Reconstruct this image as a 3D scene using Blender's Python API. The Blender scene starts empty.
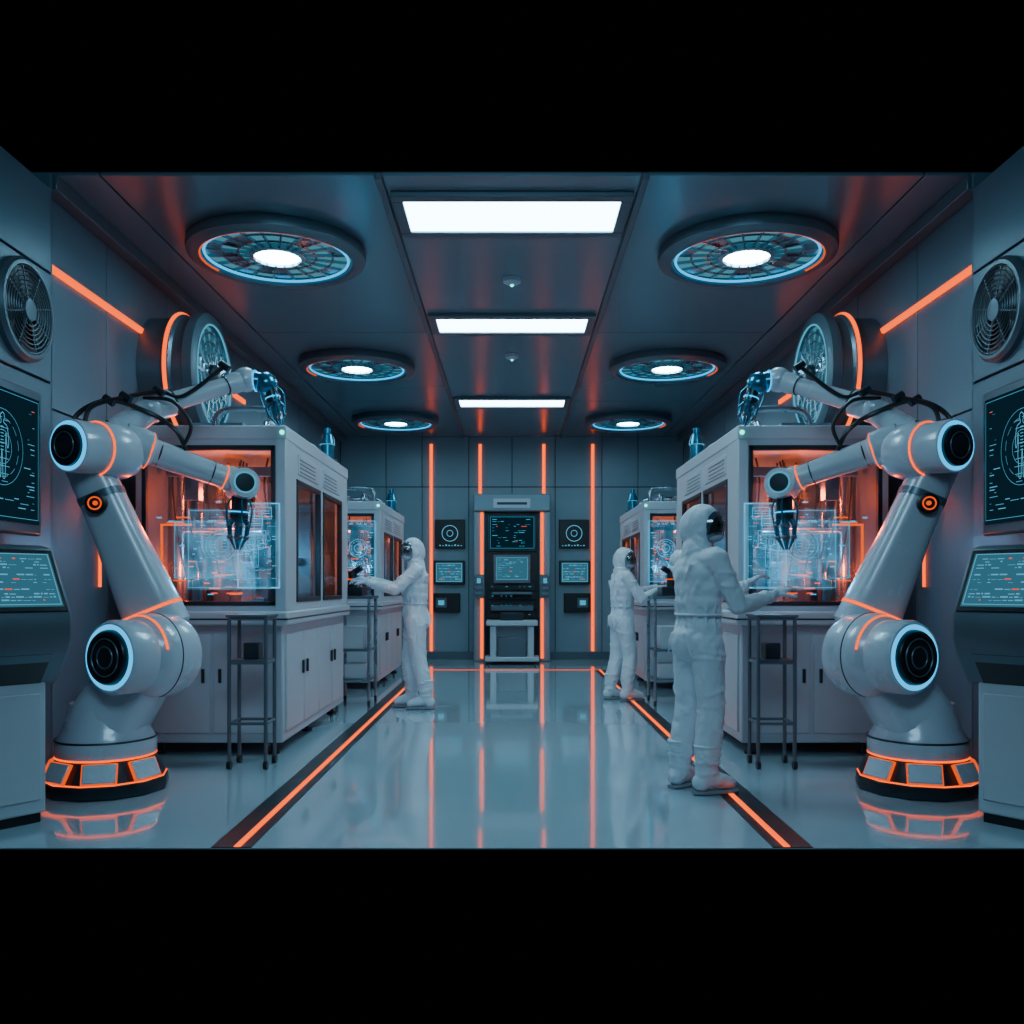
import bpy, bmesh, math, random
from mathutils import Vector, Matrix
V = Vector
PI = math.pi

# ------------------------------------------------------------------ materials
def newmat(name):
    m = bpy.data.materials.new(name); m.use_nodes = True
    nt = m.node_tree; nt.nodes.clear()
    out = nt.nodes.new('ShaderNodeOutputMaterial')
    return m, nt, out

def paint(name, col, rough=0.4, metal=0.0, noise=0.08, nscale=6.0, bump=0.0, bscale=60.0, rvar=0.08, coat=0.0, stretch=(1,1,1), bdet=3, bdist=.02):
    m, nt, out = newmat(name)
    N = nt.nodes.new; L = nt.links.new
    b = N('ShaderNodeBsdfPrincipled'); L(b.outputs[0], out.inputs[0])
    tc = N('ShaderNodeTexCoord'); mp = N('ShaderNodeMapping'); L(tc.outputs['Object'], mp.inputs[0])
    mp.inputs['Scale'].default_value = stretch
    nz = N('ShaderNodeTexNoise'); nz.inputs['Scale'].default_value = nscale; nz.inputs['Detail'].default_value = 5
    L(mp.outputs[0], nz.inputs['Vector'])
    mx = N('ShaderNodeMix'); mx.data_type = 'RGBA'
    mx.inputs[6].default_value = tuple(c*(1-noise) for c in col)+(1,)
    mx.inputs[7].default_value = tuple(min(1,c*(1+noise)) for c in col)+(1,)
    L(nz.outputs['Fac'], mx.inputs[0]); L(mx.outputs[2], b.inputs['Base Color'])
    mr = N('ShaderNodeMapRange'); mr.inputs[3].default_value = max(.02,rough-rvar); mr.inputs[4].default_value = rough+rvar
    L(nz.outputs['Fac'], mr.inputs[0]); L(mr.outputs[0], b.inputs['Roughness'])
    b.inputs['Metallic'].default_value = metal
    b.inputs['Coat Weight'].default_value = coat
    if bump > 0:
        n2 = N('ShaderNodeTexNoise'); n2.inputs['Scale'].default_value = bscale; n2.inputs['Detail'].default_value = bdet
        n2.inputs['Distortion'].default_value = .6
        L(mp.outputs[0], n2.inputs['Vector'])
        bp = N('ShaderNodeBump'); bp.inputs['Strength'].default_value = bump; bp.inputs['Distance'].default_value = bdist
        L(n2.outputs['Fac'], bp.inputs['Height']); L(bp.outputs[0], b.inputs['Normal'])
    return m

def emit(name, col, s):
    m, nt, out = newmat(name)
    e = nt.nodes.new('ShaderNodeEmission'); e.inputs[0].default_value = (*col,1); e.inputs[1].default_value = s
    nt.links.new(e.outputs[0], out.inputs[0]); return m

def glass(name, tint, gl=0.12, rough=0.04, em=None, es=0.0):
    m, nt, out = newmat(name); N = nt.nodes.new; L = nt.links.new
    t = N('ShaderNodeBsdfTransparent'); t.inputs[0].default_value = (*tint,1)
    g = N('ShaderNodeBsdfGlossy'); g.inputs['Roughness'].default_value = rough
    g.inputs['Color'].default_value = (.8,.95,1,1)
    mx = N('ShaderNodeMixShader'); mx.inputs[0].default_value = gl
    L(t.outputs[0], mx.inputs[1]); L(g.outputs[0], mx.inputs[2])
    last = mx
    if em:
        e = N('ShaderNodeEmission'); e.inputs[0].default_value = (*em,1)
        tc = N('ShaderNodeTexCoord'); nz = N('ShaderNodeTexNoise'); nz.inputs['Scale'].default_value = 7
        L(tc.outputs['Object'], nz.inputs['Vector'])
        mr = N('ShaderNodeMapRange'); mr.inputs[1].default_value=.35; mr.inputs[2].default_value=.7
        mr.inputs[3].default_value = es*.3; mr.inputs[4].default_value = es*1.9
        L(nz.outputs['Fac'], mr.inputs[0]); L(mr.outputs[0], e.inputs[1])
        a = N('ShaderNodeAddShader'); L(mx.outputs[0], a.inputs[0]); L(e.outputs[0], a.inputs[1]); last = a
    L(last.outputs[0], out.inputs[0]); return m

M = {}
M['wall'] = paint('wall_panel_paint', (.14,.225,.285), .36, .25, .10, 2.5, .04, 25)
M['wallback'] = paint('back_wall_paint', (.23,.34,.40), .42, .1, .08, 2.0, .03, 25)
M['seam'] = paint('seam_dark', (.02,.03,.04), .6)
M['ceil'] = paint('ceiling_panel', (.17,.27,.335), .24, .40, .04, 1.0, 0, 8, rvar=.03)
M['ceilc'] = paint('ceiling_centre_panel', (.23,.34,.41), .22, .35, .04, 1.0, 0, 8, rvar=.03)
M['floor'] = paint('epoxy_floor', (.40,.56,.63), .085, 0.0, .06, 1.2, .010, 5, rvar=.03, coat=.7)
M['black'] = paint('black_plastic', (.010,.014,.018), .35)
M['dark'] = paint('dark_metal', (.035,.050,.062), .35, .6)
M['grey'] = paint('grey_metal', (.13,.185,.225), .38, .5)
M['white'] = paint('white_enamel', (.50,.60,.66), .36, .05, .06, 3, .03, 12)
M['robot'] = paint('robot_white_shell', (.60,.68,.76), .26, .05, .07, 4, .02, 30, coat=.4)
M['steel'] = paint('brushed_steel', (.34,.43,.50), .28, .9)
M['blue'] = paint('blue_anodised', (.04,.27,.42), .25, .7)
M['suit'] = paint('cleanroom_fabric', (.68,.78,.85), .7, 0, .05, 10, .7, 8, bdet=2, bdist=.03, stretch=(1.6,1.6,.7))
M['glove'] = paint('nitrile_glove', (.50,.63,.74), .5, 0, .05, 20)
M['sole'] = paint('boot_sole', (.22,.26,.30), .7)
M['skin'] = paint('skin', (.42,.25,.18), .5)
M['mask'] = paint('face_mask', (.40,.48,.54), .8)
M['eye'] = paint('eye_dark', (.01,.01,.01), .2)
M['orange'] = emit('orange_led', (1.0,.09,.0), 2.3)
M['orangeS'] = emit('orange_led_soft', (1.0,.09,.0), 1.15)
M['cyan'] = emit('cyan_led', (.02,.42,.85), 1.9)
M['cyanS'] = emit('cyan_soft', (.08,.46,.68), .9)
M['panel'] = emit('ceiling_light_panel', (.46,.82,1.0), 18.0)
M['disc'] = emit('round_lamp_core', (.42,.82,1.0), 30.0)
M['discglass'] = emit('round_lamp_diffuser', (.08,.32,.43), .75)
M['scr'] = emit('screen_base', (.006,.024,.042), .6)
M['scrB'] = emit('screen_bright', (.05,.20,.30), .7)
M['txt'] = emit('screen_text', (.14,.55,.82), .8)
M['red'] = emit('screen_red', (1.0,.12,.05), 1.0)
M['holo'] = emit('hologram_line', (.10,.55,.92), 1.25)
M['green'] = emit('status_led', (.1,1.0,.8), 3)
M['glass'] = glass('tinted_cabinet_glass', (.78,.86,.90), .08)
M['holoP'] = glass('hologram_film', (.92,.97,1.0), .02, .1, (.04,.30,.50), .28)
M['visor'] = glass('visor_glass', (.34,.40,.44), .18, .03)

# ------------------------------------------------------------------ groups / mesh builder
class Grp:
    def __init__(s, name, loc=(0,0,0), mir=1, rot=0.0, local=False, scale=1.0):
        s.loc = V(loc); s.mir = mir; s.local = local
        if mir < 0: s.loc.x *= -1
        e = bpy.data.objects.new(name, None); e.empty_display_size = .2
        bpy.context.scene.collection.objects.link(e)
        e.location = s.loc; e.rotation_euler = (0,0,rot); e.scale = (scale,)*3
        s.e = e

class MB:
    def __init__(s): s.bm = bmesh.new()
    def box(s, c, size, R=None):
        r = bmesh.ops.create_cube(s.bm, size=1)
        mt = Matrix.Translation(V(c)) @ (R.to_4x4() if R else Matrix.Identity(4)) @ Matrix.Diagonal((*size,1))
        bmesh.ops.transform(s.bm, matrix=mt, verts=r['verts']); return s
    def bb(s, x0,x1,y0,y1,z0,z1):
        return s.box(((x0+x1)/2,(y0+y1)/2,(z0+z1)/2),(abs(x1-x0),abs(y1-y0),abs(z1-z0)))
    def cyl(s, p1, p2, r1, r2=None, n=24):
        if r2 is None: r2 = r1
        p1=V(p1);p2=V(p2); d=p2-p1
        return s.lathe([(0,0),(r1,0),(r2,d.length),(0,d.length)], p1, d, n)
    def lathe(s, prof, o, ax, n=40):
        o=V(o); ax=V(ax).normalized(); q=V((0,0,1)).rotation_difference(ax).to_matrix()
        rings=[]
        for r,h in prof:
            if r<1e-6: rings.append([s.bm.verts.new(o+q@V((0,0,h)))])
            else: rings.append([s.bm.verts.new(o+q@V((r*math.cos(2*PI*i/n),r*math.sin(2*PI*i/n),h))) for i in range(n)])
        for a,b in zip(rings,rings[1:]):
            for i in range(n):
                j=(i+1)%n
                if len(a)==1 and len(b)==1: continue
                if len(a)==1: f=[a[0],b[i],b[j]]
                elif len(b)==1: f=[a[i],a[j],b[0]]
                else: f=[a[i],a[j],b[j],b[i]]
                try: s.bm.faces.new(f)
                except ValueError: pass
        return s
    def torus(s, o, ax, R, r, n=48, m=8, ry=None, a0=0, a1=2*PI):
        o=V(o); q=V((0,0,1)).rotation_difference(V(ax).normalized()).to_matrix()
        closed = abs(a1-a0-2*PI)<1e-4
        ry = ry or R; rings=[]
        cnt = n if closed else n+1
        for i in range(cnt):
            a=a0+(a1-a0)*i/n; c,sn=math.cos(a),math.sin(a)
            rings.append([s.bm.verts.new(o+q@V(((R+r*math.cos(2*PI*k/m))*c,(ry+r*math.cos(2*PI*k/m))*sn,r*math.sin(2*PI*k/m)))) for k in range(m)])
        for i in range(n):
            a=rings[i]; b=rings[(i+1)%cnt]
            for k in range(m):
                s.bm.faces.new([a[k],a[(k+1)%m],b[(k+1)%m],b[k]])
        if not closed:
            s.bm.faces.new(rings[0][::-1]); s.bm.faces.new(rings[-1])
        return s
    def ell(s, c, r, R=None, n=3):
        q = bmesh.ops.create_icosphere(s.bm, subdivisions=n, radius=1)
        if isinstance(r,(int,float)): r=(r,r,r)
        mt = Matrix.Translation(V(c)) @ (R.to_4x4() if R else Matrix.Identity(4)) @ Matrix.Diagonal((*r,1))
        bmesh.ops.transform(s.bm, matrix=mt, verts=q['verts']); return s
    def bone(s, p1, r1, p2, r2, n=2):
        s.ell(p1,r1,n=n); s.ell(p2,r2,n=n); s.cyl(p1,p2,r1*.98,r2*.98,16); return s
    def loft(s, pts, sizes, e=2.0, n=24, up=(0,0,1), cap=True):
        pts=[V(p) for p in pts]; rings=[]; side=None
        for i,p in enumerate(pts):
            t=(pts[min(i+1,len(pts)-1)]-pts[max(i-1,0)]).normalized()
            if side is None:
                u=V(up)
                if abs(u.dot(t))>.95: u=V((1,0,0))
                side=t.cross(u).normalized()
            else:
                side=(side-t*side.dot(t)).normalized()
            u=side.cross(t)
            w,h = sizes[i] if isinstance(sizes[i],(tuple,list)) else (sizes[i],sizes[i])
            ring=[]
            for k in range(n):
                a=2*PI*k/n; c,sn=math.cos(a),math.sin(a)
                x=math.copysign(abs(c)**(2/e),c)*w; y=math.copysign(abs(sn)**(2/e),sn)*h
                ring.append(s.bm.verts.new(p+side*x+u*y))
            rings.append(ring)
        for a,b in zip(rings,rings[1:]):
            for k in range(n): s.bm.faces.new([a[k],a[(k+1)%n],b[(k+1)%n],b[k]])
        if cap:
            s.bm.faces.new(rings[0]); s.bm.faces.new(rings[-1][::-1])
        return s
    def tube(s, pts, r, n=8, sub=8):
        P=[V(p) for p in pts]; out=[]
        if len(P)>2:
            for i in range(len(P)-1):
                a=P[max(i-1,0)];b=P[i];c=P[i+1];d=P[min(i+2,len(P)-1)]
                for k in range(sub):
                    t=k/sub
                    out.append(.5*((2*b)+(c-a)*t+(2*a-5*b+4*c-d)*t*t+(3*b-a-3*c+d)*t**3))
            out.append(P[-1])
        else: out=P
        return s.loft(out,[r]*len(out),n=n)
    def quad(s, o,u,v,w,h):
        o=V(o);u=V(u);v=V(v)
        s.bm.faces.new([s.bm.verts.new(o),s.bm.verts.new(o+u*w),s.bm.verts.new(o+u*w+v*h),s.bm.verts.new(o+v*h)]); return s
    def poly(s, pts2, f, d):
        a=[s.bm.verts.new(f(*p)) for p in pts2]; b=[s.bm.verts.new(f(*p)+V(d)) for p in pts2]
        s.bm.faces.new(a); s.bm.faces.new(b[::-1]); n=len(a)
        for i in range(n): s.bm.faces.new([a[i],b[i],b[(i+1)%n],a[(i+1)%n]])
        return s
    def done(s, g, name, mat, bevel=0, smooth=True, remesh=0, sm=0, disp=0, nscale=.1, ang=35):
        bm=s.bm
        for v in bm.verts:
            if g.mir<0: v.co.x*=-1
            if not g.local: v.co-=g.loc
        bmesh.ops.recalc_face_normals(bm, faces=bm.faces)
        me=bpy.data.meshes.new(name); bm.to_mesh(me); bm.free()
        me.materials.append(M[mat])
        if smooth:
            for p in me.polygons: p.use_smooth=True
            if not remesh: me.set_sharp_from_angle(angle=math.radians(ang))
        ob=bpy.data.objects.new(name, me); bpy.context.scene.collection.objects.link(ob)
        ob.parent=g.e
        if remesh:
            m=ob.modifiers.new('r','REMESH'); m.mode='VOXEL'; m.voxel_size=remesh; m.use_smooth_shade=True
            if sm:
                m=ob.modifiers.new('s','SMOOTH'); m.factor=.5; m.iterations=sm
            if disp:
                t=bpy.data.textures.new(name+'_folds','CLOUDS'); t.noise_scale=nscale; t.noise_depth=1; t.noise_type='HARD_NOISE'
                m=ob.modifiers.new('d','DISPLACE'); m.texture=t; m.strength=disp; m.mid_level=.4; m.texture_coords='LOCAL'
                m=ob.modifiers.new('s2','SMOOTH'); m.factor=.5; m.iterations=1
        if bevel:
            m=ob.modifiers.new('b','BEVEL'); m.width=bevel; m.segments=2; m.limit_method='ANGLE'; m.angle_limit=math.radians(40)
        return ob

CZ=3.70; WX=2.86; BY=15.0
# ------------------------------------------------------------------ room shell
g=Grp('floor'); MB().bb(-2.96,2.96,4.14,15.1,-.006,0).done(g,'floor_slab','floor')
for s in (1,-1):
    g=Grp('floor_guide_line',(1.30,8,0),s)
    MB().bb(1.20,1.385,4.14,13.0,0,.004).done(g,'black_band','black')
    MB().bb(1.250,1.280,4.14,13.0,.004,.008).done(g,'orange_strip','orange')
g=Grp('floor_cross_line',(0,13,0)); MB().bb(-1.3,1.3,13.0,13.03,0,.006).done(g,'orange_strip','orangeS')

g=Grp('ceiling')
MB().bb(-2.96,2.96,5.47,15.1,CZ+.015,CZ+.025).done(g,'slab','seam')
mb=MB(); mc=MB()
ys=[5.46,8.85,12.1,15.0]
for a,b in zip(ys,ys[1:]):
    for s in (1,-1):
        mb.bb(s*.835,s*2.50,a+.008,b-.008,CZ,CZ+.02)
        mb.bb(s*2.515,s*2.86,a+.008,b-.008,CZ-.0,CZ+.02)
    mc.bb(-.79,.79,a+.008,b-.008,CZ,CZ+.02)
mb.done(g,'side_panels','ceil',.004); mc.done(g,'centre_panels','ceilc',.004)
mb=MB()
for s in (1,-1):
    mb.bb(s*.79,s*.835,5.46,15,CZ-.025,CZ+.015)
    mb.bb(s*2.76,s*2.86,5.46,15,CZ-.09,CZ)
mb.done(g,'rails','grey',.006)

tn=0
def trim(x0,x1,y0,y1,z0,z1,s):
    global tn
    tn+=1
    g=Grp('trim_%d'%tn,((x0+x1)/2,(y0+y1)/2,(z0+z1)/2),s); MB().bb(x0,x1,y0,y1,z0,z1).done(g,'orange_led_strip','orange')
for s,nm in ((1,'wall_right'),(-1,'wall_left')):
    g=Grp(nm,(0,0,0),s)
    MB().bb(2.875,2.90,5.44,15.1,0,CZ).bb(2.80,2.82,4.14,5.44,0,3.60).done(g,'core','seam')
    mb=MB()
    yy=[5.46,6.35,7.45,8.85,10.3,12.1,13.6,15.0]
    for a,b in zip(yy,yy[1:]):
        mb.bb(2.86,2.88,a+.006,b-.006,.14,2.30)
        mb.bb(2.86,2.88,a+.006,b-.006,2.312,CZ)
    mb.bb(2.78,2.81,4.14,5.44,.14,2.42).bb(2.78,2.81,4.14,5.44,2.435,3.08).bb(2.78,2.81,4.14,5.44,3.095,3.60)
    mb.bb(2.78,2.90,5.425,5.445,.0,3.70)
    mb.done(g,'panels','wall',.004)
    g=Grp('baseboard_'+nm[5:],(0,0,0),s)
    MB().bb(2.84,2.875,5.45,15,0,.12).bb(2.765,2.80,4.14,5.44,0,.12).done(g,'skirting','grey',.004)
    trim(2.84,2.859,5.47,7.20,3.148,3.192,s); trim(2.84,2.859,7.78,9.6,3.148,3.192,s); trim(2.845,2.859,6.22,6.24,1.2,2.3,s)

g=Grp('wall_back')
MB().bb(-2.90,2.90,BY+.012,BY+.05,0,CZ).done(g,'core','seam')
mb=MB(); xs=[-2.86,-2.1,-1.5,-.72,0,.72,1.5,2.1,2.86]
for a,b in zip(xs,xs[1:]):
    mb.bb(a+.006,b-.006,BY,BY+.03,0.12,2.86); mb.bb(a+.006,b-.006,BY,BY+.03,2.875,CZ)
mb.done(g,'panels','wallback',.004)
g=Grp('baseboard_back'); MB().bb(-2.86,2.86,BY-.03,BY+.01,0,.12).done(g,'skirting','grey',.004)
for s in (1,-1):
    trim(1.320,1.370,BY-.025,BY-.001,.13,CZ-.12,s); trim(.505,.555,BY-.025,BY-.001,2.72,CZ-.12,s)

# ------------------------------------------------------------------ ceiling fixtures
for y0,y1 in ((5.77,6.27),(8.30,8.75),(11.9,12.36)):
    g=Grp('ceiling_panel_light',(0,(y0+y1)/2,CZ))
    mb=MB()
    mb.bb(-.77,.77,y0-.09,y0,CZ-.035,CZ+.0).bb(-.77,.77,y1,y1+.09,CZ-.035,CZ)
    mb.bb(-.77,-.70,y0,y1,CZ-.035,CZ).bb(.70,.77,y0,y1,CZ-.035,CZ)
    mb.done(g,'frame','grey',.006)
    MB().bb(-.70,.70,y0,y1,CZ-.02,CZ-.001).done(g,'diffuser','panel',smooth=False)
for y in (7.3,9.7):
    g=Grp('smoke_detector',(0,y,CZ))
    MB().lathe([(0,0),(.075,0),(.07,.03),(.035,.05),(0,.05)],(0,y,CZ),(0,0,-1)).done(g,'housing','white')
    MB().ell((0,y,CZ-.052),.014).done(g,'led','green')

for s in (1,-1):
    for y in (6.64,10.05,13.4):
        g=Grp('round_ceiling_lamp',(1.73,y,CZ),s); o=(1.73,y,CZ)
        MB().lathe([(.555,0),(.63,0),(.645,.03),(.64,.075),(.60,.10),(.555,.10),(.54,.085),(.54,0)],o,(0,0,-1),72).done(g,'rim','grey')
        MB().torus((1.73,y,CZ-.090),(0,0,1),.547,.008,72,6,a0=-2.6,a1=.4).done(g,'orange_ring','orangeS')
        MB().torus((1.73,y,CZ-.07),(0,0,1),.515,.010,72,6).done(g,'cyan_ring','cyan')
        MB().lathe([(.0,.03),(.54,.03),(.54,.035),(0,.035)],o,(0,0,-1),64).done(g,'diffuser','discglass')
        mb=MB()
        for k in range(20):
            a=2*PI*k/20; R=Matrix.Rotation(a,3,'Z')
            mb.box(V((1.73,y,CZ-.055))+R@V((.35,0,0)),(.34,.012,.02),R)
        for rr in (.28,.40): mb.torus((1.73,y,CZ-.055),(0,0,1),rr,.008,56,6)
        rr2=random.Random(3)
        for k in range(20):
            for (ra,rb) in ((.285,.395),(.405,.50)):
                if rr2.random()<.45:
                    R=Matrix.Rotation(2*PI*(k+.5)/20,3,'Z'); rm=(ra+rb)/2
                    mb.box(V((1.73,y,CZ-.048))+R@V((rm,0,0)),(rb-ra,.09,.008),R)
        mb.done(g,'grille','steel')
        MB().lathe([(.17,.03),(.20,.03),(.20,.075),(.17,.08)],o,(0,0,-1),48).done(g,'hub','steel')
        MB().lathe([(0,.07),(.13,.066),(.172,.06),(.172,.04),(0,.04)],o,(0,0,-1),48).done(g,'core','disc')

# ------------------------------------------------------------------ wall fixtures
for s in (1,-1):
    c=V((2.859,7.3,2.90)); ax=(-1,0,0)
    g=Grp('duct_ventilator',c,s)
    MB().lathe([(0,0),(.46,0),(.46,.18),(.49,.20),(.49,.25),(.47,.27),(.47,.34),(.50,.36),(.50,.43),(.46,.45),(.42,.45),(.40,.40),(0,.40)],c,ax,64).done(g,'drum','grey')
    MB().torus(c+V((-.225,0,0)),ax,.492,.016,64,8).done(g,'orange_ring','orange')
    MB().torus(c+V((-.447,0,0)),ax,.41,.008,64,6).done(g,'cyan_ring','cyanS')
    MB().lathe([(0,.405),(.40,.405),(.40,.41),(0,.41)],c,ax,48).done(g,'face','discglass')
    mb=MB()
    for k in range(16):
        a=2*PI*k/16; mb.box(c+V((-.425,.24*math.cos(a),.24*math.sin(a))),(.02,.28,.022),Matrix.Rotation(a,3,'X'))
    for r in (.12,.2,.28,.35): mb.torus(c+V((-.425,0,0)),ax,r,.010,48,6)
    mb.done(g,'grille','steel')
    MB().lathe([(0,.41),(.10,.41),(.10,.46),(.06,.48),(0,.48)],c,ax,32).done(g,'hub','dark')
    c=V((2.779,5.10,2.77)); g=Grp('extractor_fan',c,s)
    MB().lathe([(.29,0),(.29,.03),(.27,.05),(.25,.05),(.24,.01),(0,.01)],c,ax,56).done(g,'housing','grey')
    MB().lathe([(0,.012),(.24,.012),(.24,.016),(0,.016)],c,ax,40).done(g,'recess','black')
    mb=MB()
    for k in range(7):
        a=2*PI*k/7; mb.box(c+V((-.024,.12*math.cos(a),.12*math.sin(a))),(.006,.2,.09),Matrix.Rotation(a,3,'X')@Matrix.Rotation(.35,3,'Y'))
    mb.done(g,'blades','dark')
    mb=MB()
    for r in (.09,.115,.14,.165,.19,.215,.24): mb.torus(c+V((-.048,0,0)),ax,r,.003,48,5)
    for k in range(4):
        a=PI*k/4+.3; mb.box(c+V((-.045,0,0)),(.006,.48,.006),Matrix.Rotation(a,3,'X'))
    mb.done(g,'guard','grey')
    MB().lathe([(0,.03),(.065,.03),(.06,.055),(0,.06)],c,ax,32).done(g,'hub','grey')

# ------------------------------------------------------------------ screen graphics helper
def graphics(g, o,u,v,n,w,h,seed,mat='txt',dial=True,dens=1.0,lw=.006,ds=1.0):
    r=random.Random(seed); o=V(o);u=V(u).normalized();v=V(v).normalized();n=V(n).normalized()*.004
    mb=MB(); mr=MB(); nr=0
    def q(m,x,y,a,b): m.quad(o+n+u*x+v*y,u,v,a,b)
    b=.03*min(w,h)
    for (x,y,a,c) in ((b,b,w-2*b,lw*.4),(b,h-b,w-2*b,lw*.4),(b,b,lw*.4,h-2*b),(w-b,b,lw*.4,h-2*b)): q(mb,x,y,a,c)
    y=h-3*b-lw
    while y>3*b:
        x=3*b
        while x<w-4*b:
            L=r.uniform(.02,.12)*w
            if x+L>w-3*b: break
            inside = dial and abs(x+L/2-w*.5)<w*.27*ds and abs(y-h*.55)<h*.30*ds
            if r.random()<.5*dens and not inside:
                if r.random()<.06: q(mr,x,y,L,lw*.7); nr+=1
                else: q(mb,x,y,L,lw*r.choice((.25,.5,.8)))
            x+=L+.02*w
        y-=lw*r.choice((1.8,2.6,4))
    if dial:
        cx,cy=w*.5,h*.55; R=min(w,h)*.25*ds
        for k,rr in enumerate((R,R*.78,R*.45)):
            for i in range(36):
                if k==1 and i%3==0: continue
                a=2*PI*i/36; a2=2*PI*(i+1)/36
                p=lambda t,rad:o+n+u*(cx+rad*math.cos(t))+v*(cy+rad*math.sin(t))
                mb.bm.faces.new([mb.bm.verts.new(p(a,rr)),mb.bm.verts.new(p(a2,rr)),mb.bm.verts.new(p(a2,rr-lw*.4)),mb.bm.verts.new(p(a,rr-lw*.4))])
        for i in range(9):
            q(mb,cx-R*.3+r.uniform(-.1,.1)*R,cy-R*.9+i*R*.2,R*r.uniform(.15,.55),lw*.5)
    mb.done(g,'graphics',mat,smooth=False)
    if nr: mr.done(g,'red_graphics','red',smooth=False)
    else: mr.bm.free()

def grid_graphics(g,o,u,v,n,w,h,seed,mat='holo'):
    r=random.Random(seed); o=V(o);u=V(u);v=V(v);n=V(n)*.008; mb=MB()
    def q(x,y,a,b): mb.quad(o+n+u*x+v*y,u,v,a,b)
    for k in range(5):
        a=r.uniform(.1,.45)*w; b=r.uniform(.08,.3)*h; x=r.uniform(.03,w-a-.03); y=r.uniform(.03,h-b-.03)
        q(x,y,a,.003);q(x,y+b,a,.003);q(x,y,.003,b);q(x+a,y,.003,b)
        for j in range(3): q(x+.01,y+b*(.25+.22*j),a*r.uniform(.3,.8),.003)
    q(0,0,w,.004);q(0,h-.004,w,.004);q(0,0,.004,h);q(w-.004,0,.004,h)
    for (x,y) in ((0,0),(w-.06,0),(0,h-.008),(w-.06,h-.008)): q(x,y,.06,.008)
    for (x,y) in ((0,0),(w-.008,0),(0,h-.06),(w-.008,h-.06)): q(x,y,.008,.06)
    mb.done(g,'wireframe_schematic',mat,smooth=False)

def figure_graphics(g,c,u,v,n,h):
    c=V(c)+V(n)*.004;u=V(u);v=V(v); mb=MB()
    P=[(.0,.50),(.05,.47),(.055,.42),(.03,.37),(.04,.34),(.12,.31),(.15,.22),(.17,.05),(.15,-.02),(.13,.05),(.10,.20),(.085,.05),(.10,-.12),(.08,-.30),(.07,-.48),(.03,-.48),(.02,-.25),(0,-.05)]
    for sg in (1,-1):
        for (a,b),(p,q) in zip(P,P[1:]):
            A=c+u*(sg*a*h)+v*(b*h); B=c+u*(sg*p*h)+v*(q*h); d=(B-A); L=d.length; d.normalize(); w=d.cross(V(n)).normalized()
            mb.quad(A,d,w,L,.005)
    for k in range(8): mb.quad(c+u*(-.04*h)+v*((.28-.05*k)*h),u,v,.08*h,.004)
    mb.done(g,'body_diagram','txt',smooth=False)

for s in (1,-1):
    g=Grp('diagnostic_monitor',(2.6,4.6,1.88),s)
    MB().bb(2.60,2.66,4.16,4.98,1.48,2.27).done(g,'bezel','grey',.015)
    MB().bb(2.66,2.778,4.35,4.8,1.7,2.05).done(g,'bracket','grey',.01)
    MB().bb(2.594,2.602,4.20,4.94,1.54,2.22).done(g,'glass_screen','scr')
    graphics(g,(2.593,4.94,1.54),(0,-1,0),(0,0,1),(-1,0,0),.74,.68,11,lw=.006,dens=.55,ds=1.15)
    figure_graphics(g,(2.593,4.57,1.92),(0,-1,0),(0,0,1),(-1,0,0),.34)
    C=V((2.44,4.46,0)); F=V((-.80,-.60,0)).normalized(); Wd=V((.60,-.80,0)).normalized()
    g=Grp('control_console',C,s)
    Rk=Matrix((Wd,-F,V((0,0,1)))).transposed()
    K=lambda a,f,z: C+Wd*a+F*f+V((0,0,z))
    def kb(mb,a0,a1,f0,f1,z0,z1): mb.box(K((a0+a1)/2,(f0+f1)/2,(z0+z1)/2),(a1-a0,f1-f0,z1-z0),Rk); return mb
    kb(MB(),-.15,.19,-.20,-.04,.05,.80).done(g,'pedestal','white',.012)
    kb(MB(),-.13,.17,-.18,-.06,0,.05).done(g,'plinth','black')
    kb(MB(),-.12,.16,-.042,-.03,.12,.66).done(g,'door','white',.004)
    kb(MB(),.11,.125,-.03,-.015,.40,.52).done(g,'door_handle','dark',.003)
    MB().poly([(-.20,.70),(-.05,.70),(.08,.86),(.125,.94),(.12,1.06),(-.08,1.40),(-.20,1.42)],lambda f,z:K(-.21,f,z),Wd*.42).done(g,'head','grey',.02)
    MB().poly([(-.045,.72),(.078,.872),(.084,.866),(-.038,.712)],lambda f,z:K(-.12,f,z),Wd*.31).done(g,'lower_vent','black')
    v=(K(0,-.08,1.40)-K(0,.12,1.06)).normalized(); n=v.cross(-Wd).normalized()
    if n.z<0: n=-n
    o=K(0,.02,1.23)+n*.004
    R=Matrix((Wd,v,n)).transposed()
    MB().box(o,(.37,.36,.014),R).done(g,'screen_bezel','black',.004)
    o2=o+n*.009-Wd*.165-v*.155
    MB().quad(o2,Wd,v,.33,.31).done(g,'screen','scrB',smooth=False)
    graphics(g,o2,Wd,v,n,.33,.31,21,dial=False,dens=1.3,lw=.010)

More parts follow.
